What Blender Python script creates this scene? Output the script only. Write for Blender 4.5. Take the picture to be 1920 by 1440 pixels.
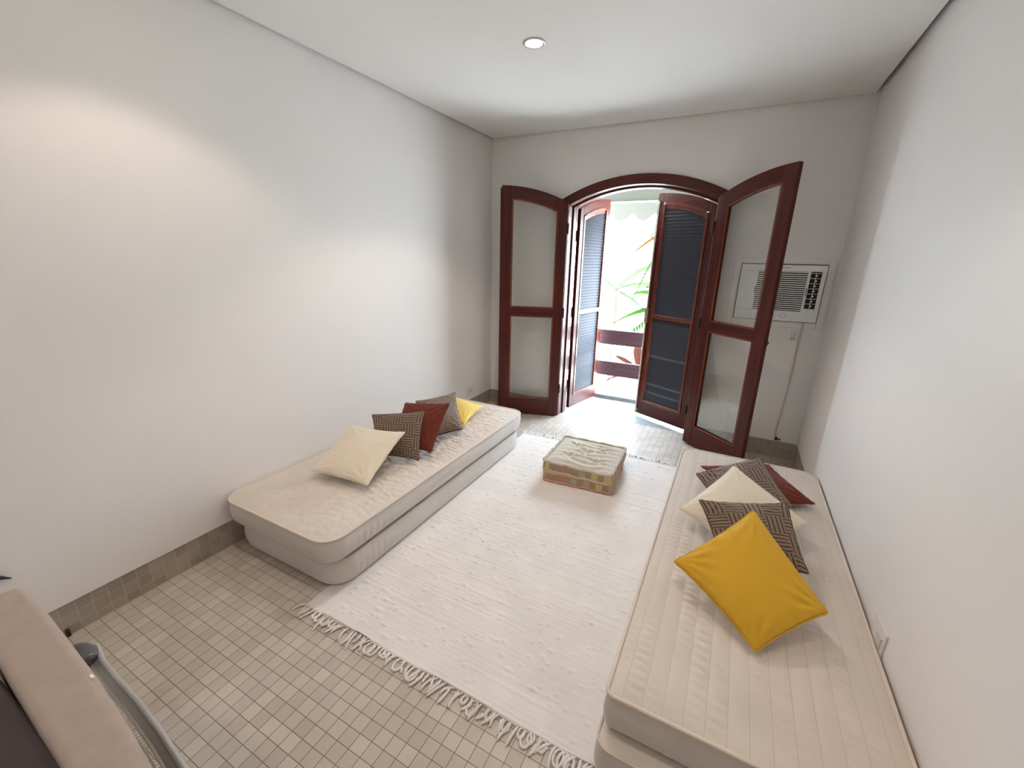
import bpy, bmesh, math, random
import numpy as np
from mathutils import Vector, Matrix, noise

random.seed(7); RNG = np.random.RandomState(7)
for o in list(bpy.data.objects): bpy.data.objects.remove(o, do_unlink=True)
SC = bpy.context.scene
COL = SC.collection
PI = math.pi

# ------------------------------------------------------------------ camera
cam_d = bpy.data.cameras.new('camera'); cam = bpy.data.objects.new('camera', cam_d); COL.objects.link(cam)
cam_d.sensor_fit = 'HORIZONTAL'; cam_d.sensor_width = 36.0; cam_d.lens = 789.23/1920*36.0
cam_d.clip_start = 0.02; cam_d.clip_end = 200
r0 = (0.88491434, 0.4652819, 0.02096098); r1 = (0.15322642, -0.24833011, -0.95647991); r2 = (-0.43982755, 0.84961456, -0.29104436)
M = Matrix(((r0[0], -r1[0], -r2[0], 2.2508), (r0[1], -r1[1], -r2[1], -3.8386), (r0[2], -r1[2], -r2[2], 1.557), (0, 0, 0, 1)))
cam.matrix_world = M
SC.camera = cam

# ------------------------------------------------------------------ world, sun, exposure
SC.view_settings.view_transform = 'Standard'; SC.view_settings.look = 'None'
SC.view_settings.gamma = 1.0; SC.view_settings.use_curve_mapping = False
SC.view_settings.exposure = 1.0
W = bpy.data.worlds.new('sky'); SC.world = W; W.use_nodes = True
bg = W.node_tree.nodes['Background']; bg.inputs[0].default_value = (0.73, 0.87, 1.0, 1); bg.inputs[1].default_value = 17.0
sd = bpy.data.lights.new('sun', 'SUN'); sd.energy = 10.0; sd.angle = math.radians(0.6); sd.color = (1, .96, .9)
sun = bpy.data.objects.new('sun', sd); COL.objects.link(sun)
sun.rotation_euler = Vector((-.35, .35, -.87)).to_track_quat('-Z', 'Y').to_euler()
pd = bpy.data.lights.new('door_portal', 'AREA'); pd.shape = 'RECTANGLE'; pd.size = 1.22; pd.size_y = 2.14
pd.cycles.is_portal = True
portal = bpy.data.objects.new('door_portal', pd); COL.objects.link(portal)
portal.location = (1.42, .19, 1.07); portal.rotation_euler = (-PI/2, 0, 0)
LAMP_COL = (1.0, .81, .64); LAMP_W = 11.0

# ------------------------------------------------------------------ helpers
def tag(o, label=None, cat=None, group=None, kind=None):
    if label: o['label'] = label
    if cat: o['category'] = cat
    if group: o['group'] = group
    if kind: o['kind'] = kind
    return o

def empty(name, loc, rz=0, label=None, cat=None, group=None, kind=None):
    o = bpy.data.objects.new(name, None); COL.objects.link(o)
    o.location = loc; o.rotation_euler = (0, 0, rz); o.empty_display_size = .05
    return tag(o, label, cat, group, kind)

def obj(name, me, m=None, parent=None, smooth=False):
    o = bpy.data.objects.new(name, me); COL.objects.link(o)
    if m is not None and not me.materials: me.materials.append(m)
    if parent is not None: o.parent = parent
    if smooth:
        me.polygons.foreach_set('use_smooth', [True]*len(me.polygons))
    return o

class MB:
    def __init__(s): s.v = []; s.f = []; s.uv = []
    def add(s, vs, fs, uvs=None):
        n = len(s.v); s.v += [tuple(v) for v in vs]; s.f += [tuple(i+n for i in f) for f in fs]
        s.uv += list(uvs) if uvs is not None else [(0, 0)]*len(vs)
        return s
    def box(s, x0, x1, y0, y1, z0, z1):
        vs = [(x, y, z) for z in (z0, z1) for y in (y0, y1) for x in (x0, x1)]
        return s.add(vs, [(0, 2, 3, 1), (4, 5, 7, 6), (0, 1, 5, 4), (2, 6, 7, 3), (0, 4, 6, 2), (1, 3, 7, 5)])
    def prism_y(s, poly, y0, y1):      # convex-ish polygon in (x,z), extruded along y
        n = len(poly)
        vs = [(x, y0, z) for x, z in poly]+[(x, y1, z) for x, z in poly]
        fs = [tuple(range(n)), tuple(range(2*n-1, n-1, -1))]+[(i, i+n, (i+1) % n+n, (i+1) % n) for i in range(n)]
        return s.add(vs, fs)
    def strip_y(s, xs, zlo, zhi, y0, y1):   # curtain between two curves zlo(x)<zhi(x), extruded along y
        n = len(xs); vs = []
        for y in (y0, y1):
            vs += [(x, y, zlo(x)) for x in xs]+[(x, y, zhi(x)) for x in xs]
        fs = []
        for i in range(n-1):
            a, b, c, d = i, i+1, n+i+1, n+i
            fs += [(a, b, c, d), (a+2*n, d+2*n, c+2*n, b+2*n), (a, a+2*n, b+2*n, b), (d, c, c+2*n, d+2*n)]
        fs += [(0, n, 3*n, 2*n), (n-1, 3*n-1, 4*n-1, 2*n-1)]
        return s.add(vs, fs)
    def tube(s, pts, r, n=8, closed=False, caps=True):
        pts = [Vector(p) for p in pts]; m = len(pts)
        rr = r if isinstance(r, (list, tuple)) else [r]*m
        up = None; rings = []
        for i, p in enumerate(pts):
            if closed: t = pts[(i+1) % m]-pts[i-1]
            else: t = pts[min(i+1, m-1)]-pts[max(i-1, 0)]
            if t.length < 1e-9: t = Vector((0, 0, 1))
            t.normalize()
            if up is None:
                up = Vector((0, 0, 1)) if abs(t.z) < .9 else Vector((1, 0, 0))
            a = (up-t*up.dot(t))
            if a.length < 1e-6: a = Vector((1, 0, 0))-t*t.x
            a.normalize(); b = t.cross(a); up = a
            rings.append([p+(a*math.cos(2*PI*k/n)+b*math.sin(2*PI*k/n))*rr[i] for k in range(n)])
        vs = [v for rg in rings for v in rg]; fs = []
        for i in range(m if closed else m-1):
            j = (i+1) % m
            for k in range(n):
                l = (k+1) % n
                fs.append((i*n+k, i*n+l, j*n+l, j*n+k))
        if not closed and caps:
            fs += [tuple(range(n-1, -1, -1)), tuple((m-1)*n+k for k in range(n))]
        return s.add(vs, fs)
    def disc_z(s, c, r, z0, z1, n=32, r2=None):
        r2 = r if r2 is None else r2
        vs = [(c[0]+r*math.cos(2*PI*k/n), c[1]+r*math.sin(2*PI*k/n), z0) for k in range(n)]
        vs += [(c[0]+r2*math.cos(2*PI*k/n), c[1]+r2*math.sin(2*PI*k/n), z1) for k in range(n)]
        fs = [tuple(range(n-1, -1, -1)), tuple(range(n, 2*n))]+[(k, (k+1) % n, (k+1) % n+n, k+n) for k in range(n)]
        return s.add(vs, fs)
    def lathe_y(s, c, prof, n=28):      # profile of (radius, y) around an axis along y
        vs = []
        for r, y in prof: vs += [(c[0]+r*math.cos(2*PI*k/n), c[1]+y, c[2]+r*math.sin(2*PI*k/n)) for k in range(n)]
        fs = []
        for i in range(len(prof)-1):
            for k in range(n): fs.append((i*n+k, (i+1)*n+k, (i+1)*n+(k+1) % n, i*n+(k+1) % n))
        fs += [tuple(range(n)), tuple(range(len(prof)*n-1, (len(prof)-1)*n-1, -1))]
        return s.add(vs, fs)
    def mesh(s, name):
        me = bpy.data.meshes.new(name); me.from_pydata(s.v, [], s.f)
        ul = me.uv_layers.new(name='UVMap')
        idx = np.empty(len(me.loops), int); me.loops.foreach_get('vertex_index', idx)
        ul.data.foreach_set('uv', np.array(s.uv, float)[idx].ravel())
        bm = bmesh.new(); bm.from_mesh(me); bmesh.ops.recalc_face_normals(bm, faces=bm.faces); bm.to_mesh(me); bm.free()
        return me
    def build(s, name, m, parent=None, smooth=False, bevel=0, seg=2, angle=.6):
        o = obj(name, s.mesh(name), m, parent, smooth)
        if bevel:
            b = o.modifiers.new('bevel', 'BEVEL'); b.width = bevel; b.segments = seg; b.limit_method = 'ANGLE'; b.angle_limit = angle
            o.data.polygons.foreach_set('use_smooth', [True]*len(o.data.polygons))
            w = o.modifiers.new('wn', 'WEIGHTED_NORMAL'); w.keep_sharp = False
        return o

def grid_mesh(name, P, uv=None):         # P: (nu,nv,3)
    nu, nv, _ = P.shape
    me = bpy.data.meshes.new(name)
    idx = np.arange(nu*nv).reshape(nu, nv)
    f = np.stack([idx[:-1, :-1], idx[1:, :-1], idx[1:, 1:], idx[:-1, 1:]], -1).reshape(-1, 4)
    me.from_pydata(P.reshape(-1, 3).tolist(), [], f.tolist())
    if uv is not None:
        ul = me.uv_layers.new(name='UVMap'); li = np.empty(len(me.loops), int); me.loops.foreach_get('vertex_index', li)
        ul.data.foreach_set('uv', uv.reshape(-1, 2)[li].ravel())
    return me

# ------------------------------------------------------------------ materials
def nmat(name):
    m = bpy.data.materials.new(name); m.use_nodes = True
    return m, m.node_tree.nodes, m.node_tree.links, m.node_tree.nodes['Principled BSDF']

def mat(name, col, rough=.6, metal=0, spec=.5, coat=0, var=0, vscale=6, bump=0, bscale=200, stretch=None, sheen=0, bdist=.002):
    m, N, L, P = nmat(name)
    P.inputs['Base Color'].default_value = (*col, 1); P.inputs['Roughness'].default_value = rough
    P.inputs['Metallic'].default_value = metal; P.inputs['Specular IOR Level'].default_value = spec
    P.inputs['Coat Weight'].default_value = coat; P.inputs['Coat Roughness'].default_value = .12
    if sheen: P.inputs['Sheen Weight'].default_value = sheen
    tc = N.new('ShaderNodeTexCoord'); mp = N.new('ShaderNodeMapping'); L.new(tc.outputs['Object'], mp.inputs[0])
    if stretch: mp.inputs['Scale'].default_value = stretch
    if var:
        nz = N.new('ShaderNodeTexNoise'); nz.inputs['Scale'].default_value = vscale; nz.inputs['Detail'].default_value = 5
        L.new(mp.outputs[0], nz.inputs['Vector'])
        cr = N.new('ShaderNodeValToRGB')
        cr.color_ramp.elements[0].position = .3; cr.color_ramp.elements[1].position = .7
        cr.color_ramp.elements[0].color = (*[max(0, c*(1-var)) for c in col], 1)
        cr.color_ramp.elements[1].color = (*[min(1, c*(1+var)) for c in col], 1)
        L.new(nz.outputs['Fac'], cr.inputs[0]); L.new(cr.outputs[0], P.inputs['Base Color'])
    if bump:
        nb = N.new('ShaderNodeTexNoise'); nb.inputs['Scale'].default_value = bscale; nb.inputs['Detail'].default_value = 4
        L.new(mp.outputs[0], nb.inputs['Vector'])
        b = N.new('ShaderNodeBump'); b.inputs['Strength'].default_value = bump; b.inputs['Distance'].default_value = bdist
        L.new(nb.outputs['Fac'], b.inputs['Height']); L.new(b.outputs[0], P.inputs['Normal'])
    return m

def tile_mat(name, axes, off, c1, c2, mortar, rough, pitch=.052, coat=0, msize=.0011):
    m, N, L, P = nmat(name)
    g = N.new('ShaderNodeNewGeometry'); sp = N.new('ShaderNodeSeparateXYZ'); L.new(g.outputs['Position'], sp.inputs[0])
    cb = N.new('ShaderNodeCombineXYZ')
    for k in (0, 1):
        a = N.new('ShaderNodeMath'); a.operation = 'ADD'; a.inputs[1].default_value = off[k]
        L.new(sp.outputs['XYZ'.index(axes[k])], a.inputs[0]); L.new(a.outputs[0], cb.inputs[k])
    br = N.new('ShaderNodeTexBrick'); br.offset = 0; br.squash = 1; br.inputs['Scale'].default_value = 1
    br.inputs['Brick Width'].default_value = pitch; br.inputs['Row Height'].default_value = pitch
    br.inputs['Mortar Size'].default_value = msize; br.inputs['Mortar Smooth'].default_value = .15; br.inputs['Bias'].default_value = 0
    br.inputs['Color1'].default_value = (*c1, 1); br.inputs['Color2'].default_value = (*c2, 1); br.inputs['Mortar'].default_value = (*mortar, 1)
    L.new(cb.outputs[0], br.inputs['Vector'])
    nz = N.new('ShaderNodeTexNoise'); nz.inputs['Scale'].default_value = 3; nz.inputs['Detail'].default_value = 8
    L.new(g.outputs['Position'], nz.inputs['Vector'])
    mx = N.new('ShaderNodeMix'); mx.data_type = 'RGBA'; mx.blend_type = 'SOFT_LIGHT'; mx.inputs[0].default_value = .35
    L.new(br.outputs['Color'], mx.inputs[6]); L.new(nz.outputs['Fac'], mx.inputs[7]); L.new(mx.outputs[2], P.inputs['Base Color'])
    P.inputs['Roughness'].default_value = rough; P.inputs['Coat Weight'].default_value = coat; P.inputs['Coat Roughness'].default_value = .18; P.inputs['Specular IOR Level'].default_value = .28
    inv = N.new('ShaderNodeMath'); inv.operation = 'SUBTRACT'; inv.inputs[0].default_value = 1; L.new(br.outputs['Fac'], inv.inputs[1])
    b = N.new('ShaderNodeBump'); b.inputs['Strength'].default_value = .5; b.inputs['Distance'].default_value = .0012
    L.new(inv.outputs[0], b.inputs['Height']); L.new(b.outputs[0], P.inputs['Normal'])
    return m

def wood_mat(name, c_dark, c_light, rough=.32, coat=.5, axis=2, spec=.35):
    m, N, L, P = nmat(name)
    tc = N.new('ShaderNodeTexCoord'); mp = N.new('ShaderNodeMapping'); L.new(tc.outputs['Object'], mp.inputs[0])
    sc = [18, 18, 18]; sc[axis] = 1.2; mp.inputs['Scale'].default_value = sc
    nz = N.new('ShaderNodeTexNoise'); nz.inputs['Scale'].default_value = 2.2; nz.inputs['Detail'].default_value = 9; nz.inputs['Distortion'].default_value = .6
    L.new(mp.outputs[0], nz.inputs['Vector'])
    cr = N.new('ShaderNodeValToRGB'); cr.color_ramp.elements[0].position = .35; cr.color_ramp.elements[1].position = .72
    cr.color_ramp.elements[0].color = (*c_dark, 1); cr.color_ramp.elements[1].color = (*c_light, 1)
    L.new(nz.outputs['Fac'], cr.inputs[0]); L.new(cr.outputs[0], P.inputs['Base Color'])
    P.inputs['Roughness'].default_value = rough; P.inputs['Coat Weight'].default_value = coat; P.inputs['Coat Roughness'].default_value = .15; P.inputs['Specular IOR Level'].default_value = spec
    b = N.new('ShaderNodeBump'); b.inputs['Strength'].default_value = .12; b.inputs['Distance'].default_value = .001
    L.new(nz.outputs['Fac'], b.inputs['Height']); L.new(b.outputs[0], P.inputs['Normal'])
    return m

def fabric_mat(name, col, rough=.85, wr=.35, ws=14, stretch=(1, 1, 1), weave=.25, sheen=.15, var=.04, wd=.006):
    m, N, L, P = nmat(name)
    tc = N.new('ShaderNodeTexCoord')
    mp = N.new('ShaderNodeMapping'); mp.inputs['Scale'].default_value = stretch; L.new(tc.outputs['Object'], mp.inputs[0])
    n1 = N.new('ShaderNodeTexNoise'); n1.inputs['Scale'].default_value = ws; n1.inputs['Detail'].default_value = 3; n1.inputs['Distortion'].default_value = .4
    L.new(mp.outputs[0], n1.inputs['Vector'])
    n2 = N.new('ShaderNodeTexNoise'); n2.inputs['Scale'].default_value = 700; n2.inputs['Detail'].default_value = 2
    L.new(tc.outputs['Object'], n2.inputs['Vector'])
    n3 = N.new('ShaderNodeTexNoise'); n3.inputs['Scale'].default_value = 5; n3.inputs['Detail'].default_value = 4
    L.new(tc.outputs['Object'], n3.inputs['Vector'])
    cr = N.new('ShaderNodeValToRGB'); cr.color_ramp.elements[0].position = .3; cr.color_ramp.elements[1].position = .7
    cr.color_ramp.elements[0].color = (*[c*(1-var) for c in col], 1); cr.color_ramp.elements[1].color = (*[min(1, c*(1+var)) for c in col], 1)
    L.new(n3.outputs['Fac'], cr.inputs[0]); L.new(cr.outputs[0], P.inputs['Base Color'])
    b1 = N.new('ShaderNodeBump'); b1.inputs['Strength'].default_value = wr; b1.inputs['Distance'].default_value = wd
    b2 = N.new('ShaderNodeBump'); b2.inputs['Strength'].default_value = weave; b2.inputs['Distance'].default_value = .0008
    L.new(n1.outputs['Fac'], b1.inputs['Height']); L.new(n2.outputs['Fac'], b2.inputs['Height'])
    L.new(b1.outputs[0], b2.inputs['Normal']); L.new(b2.outputs[0], P.inputs['Normal'])
    P.inputs['Roughness'].default_value = rough; P.inputs['Sheen Weight'].default_value = sheen; P.inputs['Sheen Roughness'].default_value = .5
    P.inputs['Specular IOR Level'].default_value = .25
    return m

def basket_mat(name):
    m, N, L, P = nmat(name)
    uv = N.new('ShaderNodeUVMap'); sp = N.new('ShaderNodeSeparateXYZ'); L.new(uv.outputs[0], sp.inputs[0])
    def mth(op, a, b=None):
        n = N.new('ShaderNodeMath'); n.operation = op
        for k, x in enumerate((a, b)):
            if x is None: continue
            if isinstance(x, (int, float)): n.inputs[k].default_value = x
            else: L.new(x, n.inputs[k])
        return n.outputs[0]
    u = mth('MULTIPLY', sp.outputs[0], 3.7); v = mth('MULTIPLY', sp.outputs[1], 4.5)
    par = mth('MODULO', mth('ADD', mth('FLOOR', u), mth('FLOOR', v)), 2)
    su = mth('FRACT', mth('MULTIPLY', u, 5)); sv = mth('FRACT', mth('MULTIPLY', v, 4))
    st = mth('ADD', mth('MULTIPLY', su, par), mth('MULTIPLY', sv, mth('SUBTRACT', 1, par)))
    d = mth('ABSOLUTE', mth('SUBTRACT', st, .5))
    line = N.new('ShaderNodeMapRange'); line.inputs[1].default_value = .10; line.inputs[2].default_value = .20; L.new(d, line.inputs[0])
    cr = N.new('ShaderNodeMix'); cr.data_type = 'RGBA'
    cr.inputs[6].default_value = (.030, .017, .012, 1); cr.inputs[7].default_value = (.25, .17, .12, 1)
    L.new(line.outputs[0], cr.inputs[0]); L.new(cr.outputs[2], P.inputs['Base Color'])
    b = N.new('ShaderNodeBump'); b.inputs['Strength'].default_value = .9; b.inputs['Distance'].default_value = .004
    L.new(line.outputs[0], b.inputs['Height']); L.new(b.outputs[0], P.inputs['Normal'])
    P.inputs['Roughness'].default_value = .7; P.inputs['Sheen Weight'].default_value = .2
    return m

def check_mat(name, seed):
    m, N, L, P = nmat(name)
    uv = N.new('ShaderNodeUVMap'); sp = N.new('ShaderNodeSeparateXYZ'); L.new(uv.outputs[0], sp.inputs[0])
    fl = N.new('ShaderNodeMath'); fl.operation = 'FLOOR'; L.new(sp.outputs[0], fl.inputs[0])
    ad = N.new('ShaderNodeMath'); ad.operation = 'ADD'; ad.inputs[1].default_value = seed; L.new(fl.outputs[0], ad.inputs[0])
    wn = N.new('ShaderNodeTexWhiteNoise'); wn.noise_dimensions = '1D'; L.new(ad.outputs[0], wn.inputs['W'])
    cr = N.new('ShaderNodeValToRGB'); cr.color_ramp.interpolation = 'CONSTANT'
    cols = [(.60, .52, .20), (.66, .55, .19), (.44, .41, .32), (.50, .29, .18), (.60, .52, .31), (.52, .47, .37), (.42, .29, .17)]
    e = cr.color_ramp.elements
    while len(e) < len(cols): e.new(.5)
    for i, c in enumerate(cols): e[i].position = i/len(cols); e[i].color = (*c, 1)
    L.new(wn.outputs['Value'], cr.inputs[0])
    md = N.new('ShaderNodeMath'); md.operation = 'PINGPONG'; md.inputs[1].default_value = 1; L.new(fl.outputs[0], md.inputs[0])
    mx = N.new('ShaderNodeMix'); mx.data_type = 'RGBA'; mx.inputs[7].default_value = (.42, .29, .18, 1)
    L.new(md.outputs[0], mx.inputs[0]); L.new(cr.outputs[0], mx.inputs[6]); L.new(mx.outputs[2], P.inputs['Base Color'])
    P.inputs['Roughness'].default_value = .85; P.inputs['Sheen Weight'].default_value = .15
    n1 = N.new('ShaderNodeTexNoise'); n1.inputs['Scale'].default_value = 60; b = N.new('ShaderNodeBump'); b.inputs['Strength'].default_value = .4
    b.inputs['Distance'].default_value = .003; L.new(n1.outputs['Fac'], b.inputs['Height']); L.new(b.outputs[0], P.inputs['Normal'])
    return m

def glass_mat(name, refl=.6):
    m = bpy.data.materials.new(name); m.use_nodes = True; N = m.node_tree.nodes; L = m.node_tree.links
    N.remove(N['Principled BSDF']); out = N['Material Output']
    t = N.new('ShaderNodeBsdfTransparent'); t.inputs[0].default_value = (.975, .985, .98, 1)
    g = N.new('ShaderNodeBsdfGlossy'); g.inputs['Roughness'].default_value = .02
    f = N.new('ShaderNodeFresnel'); f.inputs[0].default_value = 1.45
    mu = N.new('ShaderNodeMath'); mu.operation = 'MULTIPLY'; mu.inputs[1].default_value = refl; L.new(f.outputs[0], mu.inputs[0])
    mx = N.new('ShaderNodeMixShader'); L.new(mu.outputs[0], mx.inputs[0]); L.new(t.outputs[0], mx.inputs[1]); L.new(g.outputs[0], mx.inputs[2])
    L.new(mx.outputs[0], out.inputs[0]); return m

def translucent_mat(name, col, tr=.6):
    m = bpy.data.materials.new(name); m.use_nodes = True; N = m.node_tree.nodes; L = m.node_tree.links
    N.remove(N['Principled BSDF']); out = N['Material Output']
    d = N.new('ShaderNodeBsdfDiffuse'); d.inputs[0].default_value = (*col, 1)
    t = N.new('ShaderNodeBsdfTranslucent'); t.inputs[0].default_value = (*col, 1)
    mx = N.new('ShaderNodeMixShader'); mx.inputs[0].default_value = tr
    L.new(d.outputs[0], mx.inputs[1]); L.new(t.outputs[0], mx.inputs[2]); L.new(mx.outputs[0], out.inputs[0]); return m

def emit_mat(name, col, s):
    m, N, L, P = nmat(name)
    P.inputs['Emission Color'].default_value = (*col, 1); P.inputs['Emission Strength'].default_value = s
    return m

M_WALL = mat('wall_paint', (.87, .842, .828), .55, spec=.3, bump=.12, bscale=90, bdist=.0012)
M_CEIL = mat('ceiling_paint', (.88, .86, .84), .7, spec=.2, bump=.05, bscale=60)
TC1 = (.51, .455, .395); TC2 = (.61, .555, .485)
M_FLOOR = tile_mat('floor_tile', 'XY', (0, .041+5.2), TC1, TC2, (.22, .185, .145), .38, coat=.0, msize=.0013)
M_BB_X = tile_mat('skirting_tile_back', 'XZ', (0, .011), (.34, .30, .245), (.42, .375, .31), (.58, .53, .46), .4, msize=.0009)
M_BB_Y = tile_mat('skirting_tile_side', 'YZ', (5.241, .011), (.34, .30, .245), (.42, .375, .31), (.58, .53, .46), .4, msize=.0009)
M_BALC = tile_mat('balcony_tile', 'XY', (0, .0), (.34, .38, .39), (.40, .44, .45), (.26, .28, .28), .22, coat=.4)
M_KERB = tile_mat('kerb_tile', 'XZ', (0, .01), (.15, .155, .155), (.18, .185, .185), (.10, .10, .10), .4)
M_WOOD = wood_mat('mahogany', (.045, .0042, .003), (.115, .0125, .006), rough=.4, coat=.08)
M_WOODH = wood_mat('mahogany_rail', (.045, .0042, .003), (.115, .0125, .006), rough=.4, coat=.08, axis=0)
M_BEAD = wood_mat('mahogany_bead', (.15, .03, .012), (.26, .07, .03), coat=.3)
M_SUBF = wood_mat('shutter_inner_wood', (.11, .022, .010), (.20, .05, .022), coat=.3)
M_SLAT = mat('louver_slat', (.052, .054, .064), .6, spec=.15)
M_GLASS = glass_mat('glass')
M_METAL = mat('brushed_metal', (.55, .53, .50), .35, metal=.9)
M_DMETAL = mat('dark_metal', (.02, .018, .018), .4, metal=.6)
M_PALEROD = mat('pale_rod', (.50, .41, .31), .4, metal=.3)
M_MATT = fabric_mat('mattress_quilt', (.70, .635, .57), wr=.30, ws=22, wd=.004)
M_QUILT = fabric_mat('mattress_quilt_lines', (.70, .635, .57), wr=.25, ws=22, wd=.003)
def _stitch(m, pitch):
    N = m.node_tree.nodes; L = m.node_tree.links; P = N['Principled BSDF']; src = P.inputs['Base Color'].links[0].from_socket
    tc = N.new('ShaderNodeTexCoord'); sp = N.new('ShaderNodeSeparateXYZ'); L.new(tc.outputs['Object'], sp.inputs[0])
    a = N.new('ShaderNodeMath'); a.operation = 'DIVIDE'; a.inputs[1].default_value = pitch; L.new(sp.outputs[0], a.inputs[0])
    r_ = N.new('ShaderNodeMath'); r_.operation = 'PINGPONG'; r_.inputs[1].default_value = .5; L.new(a.outputs[0], r_.inputs[0])
    mr = N.new('ShaderNodeMapRange'); mr.inputs[1].default_value = .008; mr.inputs[2].default_value = .03; L.new(r_.outputs[0], mr.inputs[0])
    mx = N.new('ShaderNodeMix'); mx.data_type = 'RGBA'; mx.inputs[6].default_value = (.60, .52, .44, 1)
    L.new(mr.outputs[0], mx.inputs[0]); L.new(src, mx.inputs[7]); L.new(mx.outputs[2], P.inputs['Base Color'])
_stitch(M_QUILT, .056)
M_SIDE = fabric_mat('mattress_border', (.66, .61, .56), rough=.45, wr=.25, ws=7, sheen=.3)
M_PIPE = fabric_mat('mattress_piping', (.74, .65, .56), wr=.1)
M_CREAM = fabric_mat('cream_velvet', (.80, .72, .585), wr=.30, ws=9, sheen=.4)
M_YEL = fabric_mat('yellow_fabric', (.68, .40, .03), wr=.35, ws=9, sheen=.15)
M_YEL2 = fabric_mat('yellow_fabric_far', (.85, .62, .16), wr=.35, ws=9, sheen=.15)
M_RED = fabric_mat('rust_fabric', (.15, .028, .016), wr=.30, ws=9, sheen=.12)
M_BASK = basket_mat('basket_weave')
M_BEDGE = fabric_mat('brown_seam', (.14, .085, .055))
M_RUG = fabric_mat('rug_cotton', (.82, .785, .76), wr=.4, ws=60, stretch=(1, 6, 1), weave=.6, var=.05, wd=.003)
M_FUT = fabric_mat('futon_top', (.60, .56, .48), wr=.5, ws=14, stretch=(1, 2.2, 1), wd=.008)
M_FUTE = fabric_mat('futon_roll', (.56, .49, .40), wr=.6, ws=50, wd=.005)
M_PINK = fabric_mat('futon_pink_roll', (.62, .34, .25), wr=.6, ws=50, wd=.005)
M_ACW = mat('ac_plastic', (.90, .89, .89), .4)
M_ACF = mat('ac_frame_paint', (.89, .87, .84), .55)
M_BLACK = mat('dark_slot', (.012, .010, .010), .6)
M_TVB = mat('tv_bezel', (.40, .33, .285), .45, var=.05, vscale=30)
M_TVR = mat('tv_shell', (.05, .038, .042), .5)
M_SCREEN = mat('tv_screen', (.02, .022, .025), .1, coat=.5)
M_GREY = mat('grey_metal', (.36, .345, .325), .4, metal=.45)
M_CORD = mat('grey_cord', (.60, .56, .52), .6)
M_WHITEP = mat('white_plastic', (.78, .76, .73), .4)
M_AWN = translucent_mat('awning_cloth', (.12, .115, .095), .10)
M_CAN = translucent_mat('awning_canopy_cloth', (.05, .048, .038), .06)  # same cloth as the valance, darkened in colour to offset strong outdoor light
M_BOARD = wood_mat('railing_board', (.055, .023, .027), (.085, .038, .043), rough=.5, coat=.1, axis=0)
M_GROUND = mat('garden_paving', (.75, .74, .70), .9, var=.05)
M_PLASTER = mat('garden_plaster', (.82, .82, .80), .9)
M_LEAF = translucent_mat('green_leaf', (.010, .032, .004), .3)
M_LEAF2 = translucent_mat('pale_leaf', (.030, .048, .020), .3)
M_ORL = translucent_mat('orange_leaf', (.045, .017, .003), .3)
M_REDL = translucent_mat('red_leaf', (.035, .012, .009), .3)
M_TRUNK = mat('trunk', (.03, .018, .012), .9, var=.2)

# ------------------------------------------------------------------ room shell
RW = 2.866; YB = -5.0; YF = 0.0; YO = .17; H = 2.6
CXD, CZD = 1.42, .7705          # centre of the door arch
def arc(R): return lambda x: CZD+math.sqrt(max(1e-6, R*R-(x-CXD)**2))
X0, X1 = .75, 2.09               # rough opening in the masonry

def struct(name, mb, m, label=None, cat=None, **k):
    o = mb.build(name, m, **k); return tag(o, label, cat, kind='structure')

struct('floor', MB().box(-.15, RW+.15, YB-.15, .15, -.12, 0), M_FLOOR, 'beige square mosaic tile floor of the room', 'floor')
struct('wall_left', MB().box(-.15, 0, YB-.15, YO, .145, 2.8), M_WALL, 'long off-white plaster wall beside the left mattresses', 'wall')
struct('wall_right', MB().box(RW, RW+.15, YB-.15, YO, .145, 2.8), M_WALL, 'off-white plaster wall beside the right mattresses', 'wall')
struct('wall_near', MB().box(-.15, RW+.15, YB-.15, YB, 0, 2.8), M_WALL, 'off-white plaster wall behind the camera', 'wall')
wb = MB(); wb.box(0, X0, 0, YO, .145, 2.8); wb.box(X1, RW, 0, YO, .145, 2.8)
xs = [X0+(X1-X0)*i/40 for i in range(41)]
wb.strip_y(xs, arc(1.435), lambda x: 2.8, 0, YO)
struct('wall_back', wb, M_WALL, 'off-white plaster end wall with the arched doorway', 'wall')
struct('baseboard_left', MB().box(-.15, -.004, YB-.15, YO, 0, .145), M_BB_Y, 'grey-beige mosaic tile skirting along the left wall', 'baseboard')
struct('baseboard_right', MB().box(RW+.004, RW+.15, YB-.15, YO, 0, .145), M_BB_Y, 'grey-beige mosaic tile skirting along the right wall', 'baseboard')
bb = MB(); bb.box(-.004, X0, .004, YO, 0, .145); bb.box(X1, RW+.004, .004, YO, 0, .145)
struct('baseboard_back', bb, M_BB_X, 'grey-beige mosaic tile skirting along the end wall', 'baseboard')
struct('ceiling', MB().box(.022, RW-.028, YB+.02, -.012, H, H+.05), M_CEIL, 'white dropped ceiling panel with a shadow gap along the walls', 'ceiling')
struct('trim_1', MB().box(-.15, RW+.15, YB-.15, YO, 2.78, 2.9), M_CEIL, 'upper slab seen in the shadow gap above the ceiling panel', 'ceiling')

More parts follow.
